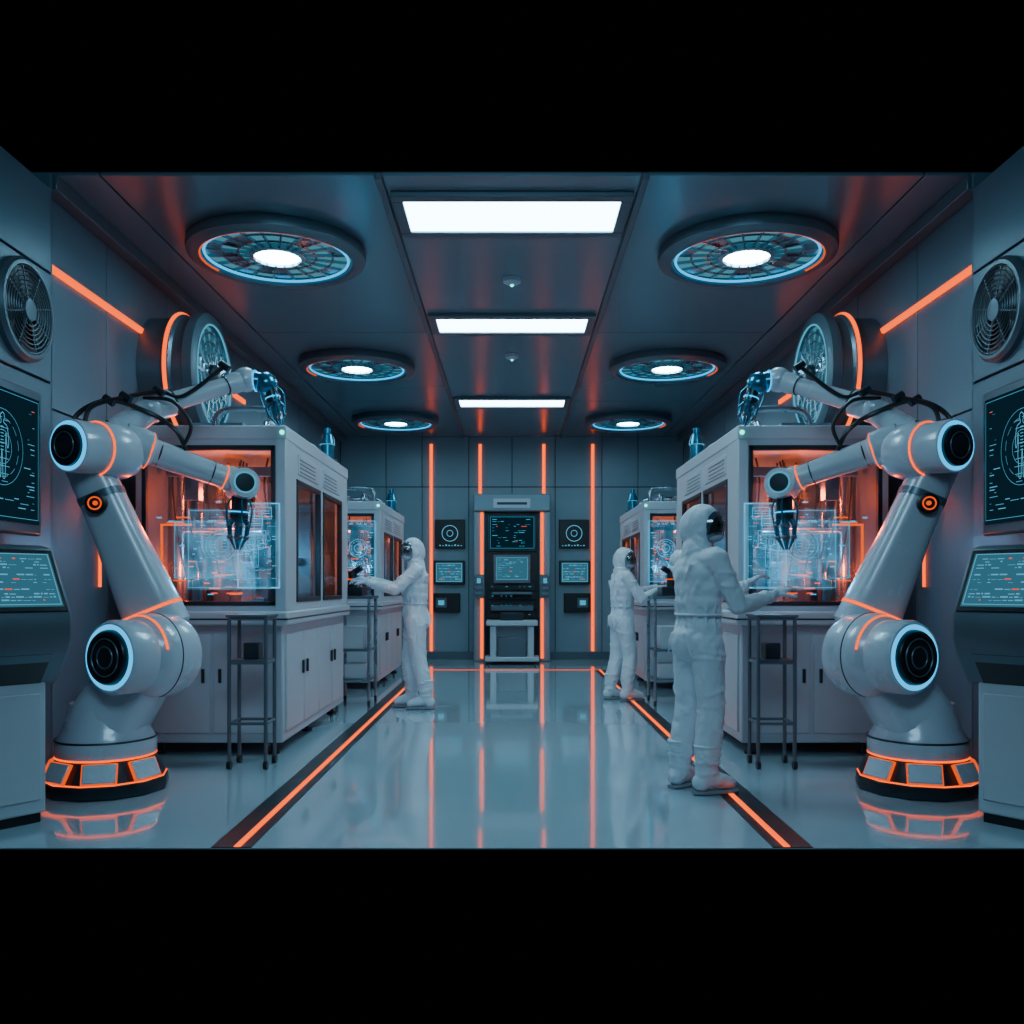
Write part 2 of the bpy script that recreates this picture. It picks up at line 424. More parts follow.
# ------------------------------------------------------------------ machines
def machine(nm,s,x0,x1,y0,y1,zt,seed,big=True):
    r=random.Random(seed)
    g=Grp(nm,((x0+x1)/2,(y0+y1)/2,0),s); W=x1-x0; D=y1-y0
    mb=MB()
    for y in (y0+.15,(y0+y1)/2,y1-.15):
        for x in (x0+.12,x1-.12):
            mb.cyl((x,y,0),(x,y,.02),.045); mb.cyl((x,y,.02),(x,y,.11),.018)
    mb.done(g,'levelling_feet','dark')
    MB().bb(x0+.03,x1,y0+.05,y1-.03,.09,.93).done(g,'lower_cabinet','white',.012)
    mb=MB(); mh=MB(); nd=4
    for k in range(nd):
        a=y0+.1+(D-.2)*k/nd; b=y0+.1+(D-.2)*(k+1)/nd
        mb.bb(x0+.015,x0+.032,a+.012,b-.012,.16,.86)
        yh=b-.07 if k%2==0 else a+.07
        mh.bb(x0-.005,x0+.012,yh-.010,yh+.010,.54,.64)
    for k in range(2):
        a=x0+.08+(W-.16)*k/2; b=a+(W-.16)/2
        mb.bb(a+.012,b-.012,y0+.035,y0+.052,.16,.86)
        xh=b-.06 if k==0 else a+.06
        mh.bb(xh-.010,xh+.010,y0+.015,y0+.034,.52,.62)
    mb.done(g,'cabinet_doors','white',.006); mh.done(g,'door_handles','dark',.003)
    MB().bb(x0-.03,x1,y0-.06,y1,.93,1.03).done(g,'work_ledge','white',.015)
    MB().bb(x0-.032,x1-.01,y0-.062,y1-.01,.968,.980).done(g,'ledge_seam','dark')
    zb=1.03; zw=zt-.15
    MB().bb(x0-.010,x1,y0-.010,y1,zt-.10,zt).done(g,'roof','white',.010)
    MB().bb(x0-.002,x0+.05,y0+.02,y1-.01,zt-.345,zt-.09).done(g,'aisle_band','white',.006)
    MB().bb(x0+.02,x1-.01,y0-.002,y0+.06,zt-.145,zt-.09).done(g,'front_rail','white',.006)
    mb=MB()
    mb.bb(x0-.006,x0+.07,y0-.006,y0+D*.13,zb,zt-.09)
    mb.bb(x0-.006,x0+.06,y0+D*.48,y0+D*.52,zb,zt-.335)
    mb.bb(x0-.006,x0+.06,y1-D*.13,y1-.004,zb,zt-.335)
    mb.bb(x1-.05,x1-.003,y0-.004,y0+.06,zb,zt-.09); mb.bb(x1-.05,x1-.003,y1-.06,y1-.003,zb,zt-.09)
    mb.done(g,'posts','white',.008)
    MB().bb(x0-.003,x0+.05,y0+.03,y1-.02,zb-.01,zb+.06).done(g,'aisle_sill','white',.006)
    MB().bb(x0+.03,x1-.02,y0-.001,y0+.05,zb-.01,zb+.04).done(g,'front_sill','white',.006)
    mb=MB()
    for a,b in ((.13,.48),(.52,.87)):
        ya=y0+D*a; yb=y0+D*b
        for (p,q,z0_,z1_) in ((ya,ya+.035,zb+.06,zt-.34),(yb-.035,yb,zb+.06,zt-.34),(ya,yb,zb+.06,zb+.095),(ya,yb,zt-.375,zt-.34)):
            mb.bb(x0-.012,x0+.03,p,q,z0_,z1_)
    mb.bb(x0+.07,x1-.05,y0-.012,y0+.03,zt-.175,zt-.14)
    mb.bb(x0+.07,x0+.10,y0-.012,y0+.03,zb+.04,zt-.14); mb.bb(x1-.08,x1-.05,y0-.012,y0+.03,zb+.04,zt-.14)
    mb.bb(x0+.07,x1-.05,y0-.012,y0+.03,zb+.04,zb+.07)
    mb.done(g,'window_gaskets','dark',.004)
    mb=MB()
    for k in range(2):
        a=y0+D*(.13+.37*k)+.05; b=a+D*.30
        mb.bb(x0-.012,x0+.004,a,b,zt-.30,zt-.15)
    mb.done(g,'access_hatches','white',.006)
    mb=MB()
    for k in range(2):
        a=y0+D*(.13+.37*k)+.08; b=a+D*.22
        for i in range(4): mb.bb(x0-.016,x0-.010,a,b,zt-.28+i*.03,zt-.274+i*.03)
    mb.done(g,'vent_slots','grey')
    MB().bb(x0+.10,x1-.08,y0+.008,y0+.014,zb+.07,zt-.175).bb(x0+.010,x0+.016,y0+D*.13+.03,y1-D*.13-.03,zb+.09,zt-.37).done(g,'glass_panes','glass')
    mb=MB()
    mb.bb(x1-.05,x1-.03,y0+.05,y1-.03,zb,zt-.1); mb.bb(x0+.06,x1-.05,y1-.06,y1-.03,zb,zt-.1)
    mb.bb(x0+.06,x1-.05,y0+D*.45,y0+D*.45+.02,zb,zt-.45)
    mb.done(g,'inner_liner','grey')
    MB().bb(x0+.06,x1-.05,y0+.06,y1-.05,zb,zb+.03).done(g,'inner_deck','grey')
    st=MB(); dk=MB(); wh=MB(); bl=MB()
    st.bb(x0+.10,x1-.1,y0+.30,y0+.36,zt-.32,zt-.25); st.bb(x0+.10,x1-.1,y0+.75,y0+.80,zt-.32,zt-.25)
    for k in range(5):
        x=x0+.15+(W-.3)*k/4.0; y=y0+r.uniform(.2,.8)
        z1=zt-.32-r.uniform(.1,.3)
        wh.bb(x-.05,x+.05,y-.05,y+.05,z1,zt-.25); dk.cyl((x,y,z1),(x,y,z1-.12),.035,.015)
        st.cyl((x,y,z1-.12),(x,y,z1-.2),.008)
    for k in range(44):
        x=r.uniform(x0+.15,x1-.15); y=r.uniform(y0+.15,y1-.2); hh=r.uniform(.05,.38); w=r.uniform(.02,.07)
        m=r.choice((st,dk,wh,bl))
        if r.random()<.5: m.bb(x-w,x+w,y-w,y+w,zb+.03,zb+.03+hh)
        else:
            m.cyl((x,y,zb+.03),(x,y,zb+.03+hh),w*.6,w*.5)
            dk.tube([(x,y,zb+.03+hh),(x+.03,y,zb+.15+hh),(x+.12,y+.05,zt-.4),(x+.1,y+.08,zt-.15)],.008)
    for k in range(12):
        x=r.uniform(x0+.15,x1-.2); z=r.uniform(zb+.3,zt-.6); y=y0+D*.45-.05
        r.choice((st,wh,bl)).bb(x-.05,x+.06,y-.06,y+.04,z,z+r.uniform(.05,.16))
    for k in range(4):
        y=y0+.5+k*.45
        if y<y1-.2:
            st.cyl((x1-.14,y,zb+.03),(x1-.14,y,zt-.1),.03); st.cyl((x1-.14,y,zb+.6),(x0+.3,y,zb+.6),.02)
    st.done(g,'gantry_rails','steel',.004); dk.done(g,'tool_heads','dark',.004); wh.done(g,'servo_modules','grey',.006); bl.done(g,'canisters','blue',.004)
    mb=MB(); zz=zb+.62*(zt-zb)*.75
    mb.bb(x0+.66*W,x1-.14,y0+.10,y0+.115,zz,zz+.014).bb(x1-.154,x1-.14,y0+.10,y0+.115,zz-.3,zz)
    for k in range(26):
        x=r.uniform(x0+.15,x1-.12); y=r.uniform(y0+.12,y0+1.0); z=r.uniform(zb+.08,zb+.7); mb.bb(x,x+r.uniform(.02,.12),y,y+.01,z,z+.010)
    for k in range(12):
        y=y0+D*r.uniform(.15,.8); z=r.uniform(zb+.1,zb+.7); mb.bb(x0+.25,x0+.26,y,y+r.uniform(.03,.3),z,z+.012)
    mb.done(g,'orange_indicator_lights','orange')
    mb=MB()
    for k in range(24):
        x=r.uniform(x0+.15,x1-.12); y=r.uniform(y0+.12,y0+1.0); z=r.uniform(zb+.08,zb+.9); mb.bb(x,x+r.uniform(.01,.05),y,y+.01,z,z+.010)
    mb.done(g,'cyan_indicator_lights','cyan')
    MB().ell((x0+.02,y0-.014,zt-.05),.016).done(g,'status_led','green')
    mb=MB(); y=y1-.25; x=x0+.14
    mb.cyl((x,y,zt),(x,y,zt+.06),.09).cyl((x,y,zt+.06),(x,y,zt+.2),.06).cyl((x,y,zt+.2),(x,y,zt+.30),.075,.05).cyl((x,y,zt+.3),(x,y,zt+.36),.03)
    mb.done(g,'beacon_turret','blue',.006)
    MB().torus((x,y,zt+.2),(0,0,1),.068,.006,32,6).done(g,'turret_ring','cyanS')
    mb=MB()
    mb.tube([(x0+.25,y1-.3,zt),(x0+.25,y1-.3,zt+.14),(x0+.40,y1-.3,zt+.2),(x0+.7,y1-.35,zt+.2),(x0+.8,y1-.4,zt+.02)],.035,12)
    mb.tube([(x0+.12,y0+.3,zt),(x0+.12,y0+.3,zt+.12),(x0+.2,y0+.35,zt+.18),(x0+.5,y0+.35,zt+.18),(x0+.6,y0+.35,zt+.12),(x0+.6,y0+.35,zt)],.025,12)
    mb.tube([(x0+.3,y0+.6,zt),(x0+.3,y0+.6,zt+.10),(x0+.3,y0+.75,zt+.14),(x0+.3,y1-.8,zt+.14),(x0+.3,y1-.6,zt+.0)],.028,12)
    mb.bb(x0+.45,x0+.85,y0+.5,y0+1.2,zt,zt+.11)
    mb.done(g,'roof_ducts','steel',.006)
    for (lx,ly,lz,c,e) in ((.60,.45,.85,(1,.085,.012),34),(.6,1.6,.6,(1,.13,.03),26),(.35,.35,.45,(.2,.7,1),9),(.9,.3,.3,(1,.08,.012),24)):
        if ly<D:
            ld=bpy.data.lights.new('work_lamp','POINT'); ld.energy=e; ld.color=c; ld.shadow_soft_size=.06
            o=bpy.data.objects.new('work_lamp',ld); bpy.context.scene.collection.objects.link(o); o.parent=g.e
            o.location=V((s*(x0+lx),y0+ly,zb+lz))-g.loc
for s in (1,-1):
    machine('process_enclosure',s,1.60,2.66,6.35,8.73,2.34,5)
    machine('process_enclosure',s,1.54,2.60,10.5,12.8,2.20,9,False)

# ------------------------------------------------------------------ robots
def robot(s):
    g=Grp('industrial_robot_arm',(2.41,5.35,0),s); B=V((2.41,5.35,0))
    MB().lathe([(0,0),(.345,0),(.35,.03),(.345,.075),(.335,.085),(.275,.205),(0,.205)],B,(0,0,1),12).done(g,'base_plinth','dark',.01)
    MB().torus(B+V((0,0,.212)),(0,0,1),.275,.007,40,8).done(g,'orange_collar','orange')
    MB().torus(B+V((0,0,.084)),(0,0,1),.338,.005,12,6).done(g,'orange_lower_line','orange')
    mb=MB(); mo=MB()
    for a in (-PI/2-.30,-PI/2-1.15,-PI/2+.55,-PI/2+1.4):
        R=Matrix.Rotation(a,3,'Z')@Matrix.Rotation(-math.radians(27),3,'Y')
        c=B+Matrix.Rotation(a,3,'Z')@V((.306,0,.145))
        mo.box(c,(.02,.190,.122),R)
        mb.box(c+(R@V((.006,0,0))),(.02,.176,.110),R)
    mo.done(g,'base_panel_glow','orangeS',.003); mb.done(g,'base_panels','robot',.006)
    MB().lathe([(0,.19),(.26,.19),(.28,.22),(.28,.30),(.25,.35),(.215,.44),(.20,.52),(0,.52)],B,(0,0,1),48).done(g,'turret','robot')
    MB().torus(B+V((0,0,.31)),(0,0,1),.279,.006,48,6).done(g,'turret_seam','dark')
    MB().loft([B+V((0,0,.34)),B+V((-.04,0,.45)),B+V((-.14,.0,.60)),B+V((-.24,.0,.74))],[(.22,.22),(.21,.21),(.19,.20),(.16,.18)],3.0).done(g,'turret_neck','robot')
    S0=V((2.04,5.50,.79)); S1=V((2.272,5.02,.805)); d=(S1-S0); L=d.length; dn=d.normalized()
    MB().lathe([(0,0),(.16,0),(.225,.03),(.25,.09),(.25,.26),(.235,.30),(.212,.33),(.212,L-.06),(.197,L-.03),(.186,L-.03),(.184,L-.05),(0,L-.05)],S0,dn,56).done(g,'shoulder_housing','robot')
    MB().torus(S0+dn*.30,dn,.236,.006,56,8,a0=.2,a1=3.4).done(g,'shoulder_orange_ring','orange')
    MB().torus(S0+dn*.20,dn,.250,.004,56,8).done(g,'shoulder_seam','dark')
    MB().torus(S1-dn*.033,dn,.172,.014,56,8).done(g,'shoulder_cyan_ring','cyan')
    mb=MB().lathe([(0,L-.05),(.155,L-.05),(.155,L-.015),(.145,L),(.125,L),(.12,L-.012),(.095,L-.012),(.09,L),(.03,L+.005),(0,L+.005)],S0,dn,48)
    mb.done(g,'shoulder_cap','black')
    MB().torus(S1+dn*.002,dn,.105,.005,48,6).torus(S1+dn*.002,dn,.06,.005,48,6).done(g,'shoulder_cap_rings','grey')
    A=V((2.13,5.50,.90)); E=V((2.55,5.42,1.93))
    k=lambda t:A+(E-A)*t
    MB().loft([k(-.03),k(.05),k(.25),k(.6),k(.85),k(1.0),k(1.06)],[(.12,.13),(.18,.15),(.165,.135),(.135,.115),(.125,.115),(.12,.13),(.08,.09)],3.2,28,up=(0,1,0)).done(g,'lower_arm','robot')
    MB().loft([k(.145),k(.162)],[(.176,.146),(.174,.144)],3.2,28,up=(0,1,0)).done(g,'lower_arm_orange_band','orange')
    MB().loft([k(.80),k(.84)],[(.130,.121),(.130,.121)],3.2,28,up=(0,1,0)).done(g,'lower_arm_joint_band','grey')
    c=k(.77)+V((0,-.115,0))
    MB().lathe([(0,0),(.062,0),(.062,.03),(.05,.035),(0,.035)],c,(-.15,-1,0),32).done(g,'warning_lamp_base','black')
    MB().torus(c+V((0,-.035,0)),(-.15,-1,0),.036,.005,32,6).lathe([(0,.03),(.014,.03),(.014,.045),(0,.045)],c,(-.15,-1,0)).done(g,'warning_lamp','orangeS')
    E0=V((2.36,5.58,2.03)); E1=V((2.555,5.13,2.01)); d=E1-E0; L=d.length; dn=d.normalized()
    MB().lathe([(0,0),(.11,0),(.15,.03),(.168,.08),(.168,.26),(.15,.29),(.155,L-.05),(.152,L-.03),(.144,L-.03),(.143,L-.05),(0,L-.05)],E0,dn,48).done(g,'elbow_housing','robot')
    MB().torus(E1-dn*.031,dn,.131,.012,48,8).done(g,'elbow_cyan_ring','cyan')
    MB().torus(E0+dn*.275,dn,.159,.006,48,8).done(g,'elbow_orange_ring','orange')
    MB().lathe([(0,L-.05),(.118,L-.05),(.118,L-.01),(.105,L),(.09,L),(.085,L-.012),(.06,L-.012),(.055,L),(0,L)],E0,dn,48).done(g,'elbow_cap','black')
    MB().torus(E1+dn*.001,dn,.075,.004,48,6).done(g,'elbow_cap_ring','grey')
    F0=V((2.38,5.50,2.09)); F1=V((1.76,5.90,1.875)); k=lambda t:F0+(F1-F0)*t; fd=(F1-F0).normalized()
    MB().loft([k(0),k(.12),k(.2),k(.24),k(.8),k(.86),k(1)],[.115,.12,.115,.085,.072,.085,.08],2.4,28).done(g,'forearm','robot')
    MB().torus(k(.205),fd,.112,.006,40,8).done(g,'forearm_orange_band','orange')
    MB().torus(k(.83),fd,.080,.005,40,8).done(g,'forearm_orange_seam','orange')
    MB().torus(k(.28),fd,.083,.006,40,8).torus(k(.72),fd,.074,.005,40,8).done(g,'forearm_seams','dark')
    W=F1
    MB().cyl(W+V((.06,.09,-.01)),W+V((-.04,-.10,0)),.10,.095,36).ell(W,(.105,.105,.105)).done(g,'wrist_housing','robot')
    MB().torus(W+V((-.042,-.104,0)),(-.1,-.19,0),.066,.005,32,6).done(g,'wrist_cyan_ring','cyanS')
    MB().lathe([(0,0),(.06,0),(.055,.012),(0,.014)],W+V((-.04,-.10,0)),(-.1,-.19,0),32).done(g,'wrist_cap','dark')
    def gripper(W,dn,sc,nm,thin=1.0):
        dn=V(dn).normalized(); q=V((0,0,1)).rotation_difference(dn).to_matrix(); f=lambda x,y,z:W+q@V((x*sc*thin,y*sc*thin,z*sc))
        MB().cyl(f(0,0,.04),f(0,0,.14),.055*sc,.05*sc).cyl(f(0,0,.17),f(0,0,.20),.06*sc,.06*sc).done(g,nm+'_flange','dark',.004)
        MB().cyl(f(0,0,.14),f(0,0,.17),.062*sc).done(g,nm+'_blue_collar','blue')
        MB().torus(f(0,0,.155),dn,.064*sc,.005*sc,32,6).done(g,nm+'_cyan_ring','cyan')
        mb=MB(); mc=MB()
        for i in range(4):
            a=2*PI*i/4+.5; c,sn=math.cos(a),math.sin(a)
            pts=[(.04,.19),(.075,.24),(.065,.32),(.02,.40)]
            P=[f(r*c,r*sn,z) for r,z in pts]
            for p,qq,r1,r2 in ((P[0],P[1],.019,.017),(P[1],P[2],.017,.013),(P[2],P[3],.013,.005)): mb.cyl(p,qq,r1*sc,r2*sc,12)
            for p in P[1:3]: mc.ell(p,.020*sc,n=2)
            mb.tube([f(.05*c,.05*sn,.05),f(.10*c,.10*sn,.12),f(.09*c,.09*sn,.24)],.006*sc)
        mb.cyl(f(0,0,.2),f(0,0,.32),.026*sc,.014*sc)
        mb.done(g,nm+'_claws','blue'); mc.done(g,nm+'_knuckles','grey')
    gripper(W+V((.02,0,-.03)),(.05,0,-1),1.0,'lower_gripper',.8)
    U0=V((2.46,5.52,2.12)); U1=V((2.29,5.70,2.33)); U2=V((1.80,6.08,2.60))
    MB().loft([U0,U0+(U1-U0)*.5,U1],[.10,.085,.08],2.4,24).ell(U1,.095).done(g,'upper_knuckle','robot')
    k=lambda t:U1+(U2-U1)*t
    MB().loft([k(0),k(.1),k(.2),k(.24),k(.8),k(.85),k(1)],[.085,.09,.088,.062,.056,.07,.068],2.2,24).done(g,'upper_forearm','robot')
    MB().torus(k(.22),(U2-U1),.075,.010,32,8).torus(k(.78),(U2-U1),.060,.006,32,8).done(g,'upper_dark_band','dark')
    MB().ell(U2,.085).done(g,'upper_wrist_shell','robot')
    MB().cyl(U2,U2+V((-.12,.02,-.01)),.07,.06).ell(U2+V((-.13,.02,-.02)),.078).done(g,'upper_wrist','blue')
    MB().torus(U2+V((-.065,.01,-.005)),(1,0,0),.07,.005,32,6).done(g,'upper_wrist_ring','cyan')
    gripper(U2+V((-.15,.02,-.0)),(-.25,0,-1),.78,'upper_gripper')
    mb=MB()
    mb.tube([(2.52,5.30,2.12),(2.50,5.35,2.27),(2.36,5.50,2.36),(2.22,5.66,2.43),(2.10,5.75,2.42),(1.9,5.95,2.66)],.014)
    mb.tube([(2.60,5.35,2.02),(2.62,5.40,2.22),(2.44,5.45,2.33),(2.25,5.60,2.28),(2.10,5.62,2.18),(2.05,5.66,2.06)],.015)
    mb.tube([(2.30,5.62,2.38),(2.12,5.62,2.36),(2.02,5.66,2.22),(2.06,5.64,2.08)],.012)
    mb.tube([(2.44,5.42,2.2),(2.40,5.38,2.05),(2.44,5.36,1.8),(2.36,5.42,1.5)],.012)
    mb.done(g,'cables','black')
    mb=MB()
    for p in ((2.36,5.50,2.36),(2.22,5.66,2.43),(2.44,5.45,2.33),(1.9,5.95,2.66)): mb.cyl(V(p)-V((.03,0,.02)),V(p)+V((.03,0,.02)),.024)
    mb.done(g,'cable_clamps','dark',.003)
for s in (1,-1): robot(s)

# ------------------------------------------------------------------ holograms
for s in (1,-1):
    g=Grp('hologram_display',(1.97,6.15,1.5),s)
    MB().quad((1.57,6.10,1.19),(1,0,0),(0,0,1),.29,.58).quad((1.76,6.20,1.18),(1,0,0),(0,0,1),.48,.56).quad((1.85,6.27,1.26),(1,0,0),(0,0,1),.50,.40).done(g,'film','holoP',smooth=False)
    grid_graphics(g,(1.57,6.10,1.19),(1,0,0),(0,0,1),(0,-1,0),.29,.58,3)
    graphics(g,(1.57,6.10,1.19),(1,0,0),(0,0,1),(0,-1,0),.29,.58,31,'holo',True,.55,.005,.8)
    graphics(g,(1.76,6.20,1.18),(1,0,0),(0,0,1),(0,-1,0),.48,.56,37,'holo',True,.8,.006,.9)
    grid_graphics(g,(1.85,6.27,1.26),(1,0,0),(0,0,1),(0,-1,0),.50,.40,8,'cyanS')
    g=Grp('hologram_display',(1.8,10.35,1.5),s)
    MB().quad((1.56,10.36,1.25),(1,0,0),(0,0,1),.42,.72).done(g,'film','holoP',smooth=False)
    graphics(g,(1.56,10.36,1.25),(1,0,0),(0,0,1),(0,-1,0),.42,.72,41,'holo',True,1.1,.012)

# ------------------------------------------------------------------ stands and carts
for s in (1,-1):
    g=Grp('tubular_stand',(1.8,6.0,0),s)
    mb=MB(); x0,x1,y0,y1=1.62,1.86,5.92,6.14
    for x in (x0,x1):
        for y in (y0,y1): mb.cyl((x,y,.04),(x,y,1.0),.013,n=12)
    for z in (.99,.30,.70):
        for y in (y0,y1): mb.cyl((x0,y,z),(x1,y,z),.010,n=10)
        for x in (x0,x1): mb.cyl((x,y0,z),(x,y1,z),.010,n=10)
    mb.done(g,'frame','grey')
    MB().bb(x0,x1,y0,y1,.705,.72).bb(x0-.02,x1+.02,y0-.02,y1+.02,1.0,1.018).done(g,'shelves','grey',.003)
    mb=MB()
    for x in (x0,x1):
        for y in (y0,y1): mb.cyl((x-.012,y,.028),(x+.012,y,.028),.028,n=16)
    mb.done(g,'castors','black')
    MB().bb(1.68,1.78,5.96,6.08,.72,.83).done(g,'tool_case','dark',.008)
    g=Grp('instrument_trolley',(1.62,9.3,0),s)
    mb=MB(); x0,x1,y0,y1=1.44,1.76,9.05,9.5
    for x in (x0,x1):
        for y in (y0,y1): mb.cyl((x,y,.05),(x,y,1.08),.016,n=12)
    for z in (.25,):
        for y in (y0,y1): mb.cyl((x0,y,z),(x1,y,z),.012,n=10)
    mb.done(g,'frame','steel')
    MB().bb(x0-.03,x1+.03,y0-.03,y1+.03,1.08,1.11).bb(x0,x1,y0,y1,.55,.57).bb(x0,x1,y0,y1,.25,.27).done(g,'shelves','grey',.004)
    mb=MB()
    for x in (x0,x1):
        for y in (y0,y1): mb.cyl((x-.012,y,.03),(x+.012,y,.03),.03,n=16)
    mb.done(g,'castors','black')
    MB().bb(1.52,1.76,9.12,9.42,1.11,1.20).cyl((1.64,9.25,1.20),(1.64,9.25,1.36),.05,.045).cyl((1.64,9.25,1.34),(1.54,9.22,1.40),.03).done(g,'microscope','dark',.006)
    MB().torus((1.64,9.25,1.28),(0,0,1),.052,.006).done(g,'microscope_ring','orangeS')
    MB().bb(1.50,1.73,9.1,9.4,.57,.80).bb(1.48,1.70,9.1,9.4,.27,.42).done(g,'supply_boxes','white',.01)
    g=Grp('lab_stool',(2.12,9.3,0),s); c=V((2.12,9.3,0))
    mb=MB().cyl(c+V((0,0,.06)),c+V((0,0,.62)),.022)
    for k in range(5):
        a=2*PI*k/5+.4; e=c+V((.2*math.cos(a),.2*math.sin(a),.06)); mb.cyl(c+V((0,0,.10)),e,.018,.012,10); mb.cyl(e-V((0,0,.06)),e,.022,n=10)
    mb.torus(c+V((0,0,.28)),(0,0,1),.15,.010).done(g,'base','steel')
    MB().lathe([(0,.60),(.15,.60),(.17,.63),(.165,.67),(.14,.685),(0,.69)],c,(0,0,1)).done(g,'seat','black')

# ------------------------------------------------------------------ back wall equipment
g=Grp('process_control_station',(0,14.6,0))
MB().bb(-.62,.62,14.45,14.96,2.42,2.70).bb(-.62,-.44,14.5,14.96,0,2.42).bb(.44,.62,14.5,14.96,0,2.42).done(g,'frame','wallback',.02)
MB().bb(-.30,.30,14.43,14.455,2.47,2.62).done(g,'header_plate','white',.004)
MB().bb(-.24,.24,14.422,14.432,2.52,2.56).done(g,'nameplate_text','dark')
MB().bb(-.44,.44,14.66,14.96,0,2.42).done(g,'body','black')
MB().bb(-.51,-.46,14.47,14.5,.05,2.40).bb(.46,.51,14.47,14.5,.05,2.40).done(g,'orange_edge_lights','orange')
mb=MB(); mt=MB(); r=random.Random(4)
for k in range(7):
    z=.25+k*.15
    mb.bb(-.38,.38,14.62,14.66,z,z+.12)
    for j in range(9):
        if r.random()<.5: mt.bb(-.33+j*.075,-.33+j*.075+r.uniform(.01,.04),14.614,14.62,z+.05,z+.058)
mb.bb(-.40,.40,14.60,14.66,1.78,2.38)
mb.done(g,'rack_units','dark',.006); mt.done(g,'rack_leds','cyanS')
MB().bb(-.37,.37,14.592,14.602,1.81,2.35).done(g,'upper_screen','scr')
MB().bb(-.30,.30,14.50,14.56,1.26,1.72).bb(-.06,.06,14.54,14.64,1.35,1.6).done(g,'monitor','grey',.01)
MB().bb(-.26,.26,14.494,14.502,1.31,1.68).done(g,'monitor_screen','scrB')
graphics(g,(-.26,14.494,1.31),(1,0,0),(0,0,1),(0,-1,0),.52,.37,77,'txt',False,.8,.014)
graphics(g,(-.37,14.592,1.81),(1,0,0),(0,0,1),(0,-1,0),.74,.54,78,'cyanS',False,.8,.012)
MB().bb(-.32,.32,14.35,14.60,1.08,1.12).bb(-.34,.34,14.40,14.62,.82,.90).done(g,'keyboard_tray','grey',.006)
for s in (1,-1):
    mb=MB(); mb.bb(s*.44,s*.58,14.38,14.5,1.02,1.40)
    for k in range(4): mb.bb(s*.47,s*.60,14.36,14.38,1.06+k*.09,1.11+k*.09)
    mb.done(g,'side_handles','grey',.01)
    MB().bb(s*.50,s*.56,14.352,14.36,1.26,1.34).done(g,'side_handle_lights','cyanS')
g=Grp('white_cart',(0,14.1,0))
MB().bb(-.40,.40,13.85,14.32,.60,.68).bb(-.34,-.24,13.9,14.28,.06,.60).bb(.24,.34,13.9,14.28,.06,.60).bb(-.34,.34,14.2,14.28,.1,.60).bb(-.42,.42,13.85,14.32,.05,.12).done(g,'body','white',.015)
MB().bb(-.22,.22,13.93,14.2,.12,.42).done(g,'drawer_unit','grey',.01)
mb=MB()
for x in (-.36,.36):
    for y in (13.92,14.25): mb.cyl((x-.015,y,.03),(x+.015,y,.03),.03,n=16)
mb.done(g,'castors','black')
MB().bb(-.18,.18,14.0,14.2,.68,.80).done(g,'instrument','dark',.01)

for s in (1,-1):
    g=Grp('dial_panel',(1.03,14.95,2.1),s)
    MB().bb(.78,1.28,14.93,14.998,1.84,2.32).done(g,'housing','black',.01)
    MB().torus((1.03,14.925,2.09),(0,1,0),.13,.006).torus((1.03,14.925,2.09),(0,1,0),.05,.005).done(g,'gauge_rings','txt')
    mb=MB()
    for k in range(8): mb.bb(.83+k*.05,.855+k*.05,14.924,14.93,1.88,1.89+.008*(k%3))
    mb.done(g,'indicator_row','txt')
    g=Grp('touchscreen_panel',(1.03,14.95,1.45),s)
    MB().bb(.78,1.30,14.92,14.998,1.24,1.64).done(g,'housing','dark',.012)
    MB().bb(.82,1.26,14.912,14.922,1.28,1.60).done(g,'screen','scrB')
    graphics(g,(.82,14.912,1.28),(1,0,0),(0,0,1),(0,-1,0),.44,.32,55,'txt',False,1.4,.02)
    g=Grp('control_box',(1.1,14.95,.95),s)
    MB().bb(.86,1.30,14.88,14.998,.78,1.10).done(g,'housing','black',.015)
    MB().bb(1.08,1.26,14.872,14.882,.86,1.02).done(g,'display','grey',.004)
    MB().bb(1.12,1.22,14.868,14.874,.90,.98).done(g,'display_light','cyanS')

# ------------------------------------------------------------------ people
def hand(g, W, d, n, nm, curl=.35, side=1):
    W=V(W); d=V(d).normalized(); n=V(n); n=(n-d*n.dot(d)).normalized(); t=d.cross(n)*side
    mb=MB()
    R=Matrix((d,t,n)).transposed()
    mb.ell(W+d*.045,(.055,.038,.017),R); mb.ell(W+d*.065,(.035,.042,.015),R); mb.bone(W-d*.03,.028,W+d*.02,.024)
    for (o,L,c) in ((.030,.070,.9),(.011,.080,1.0),(-.010,.075,1.05),(-.029,.058,1.25)):
        p=W+d*.085+t*o; dirv=(d+t*o*1.5).normalized(); ang=curl*c*.6
        for i,fr in enumerate((.45,.32,.26)):
            ax=dirv.cross(-n).normalized()
            dirv=Matrix.Rotation(ang,3,ax)@dirv
            q=p+dirv*L*fr; mb.bone(p,.0098-.0008*i,q,.0090-.0008*i,1); p=q; ang=curl*c
    p=W+d*.022+t*.030; dirv=(d*.62+t*.70-n*.25).normalized()
    for i,fr in enumerate((.038,.030,.024)):
        q=p+dirv*fr; mb.bone(p,.0125-.001*i,q,.0112-.001*i,1); p=q
        dirv=(dirv+d*.25-n*.12).normalized()
    mb.done(g,nm,'glove',remesh=.0042,sm=2)

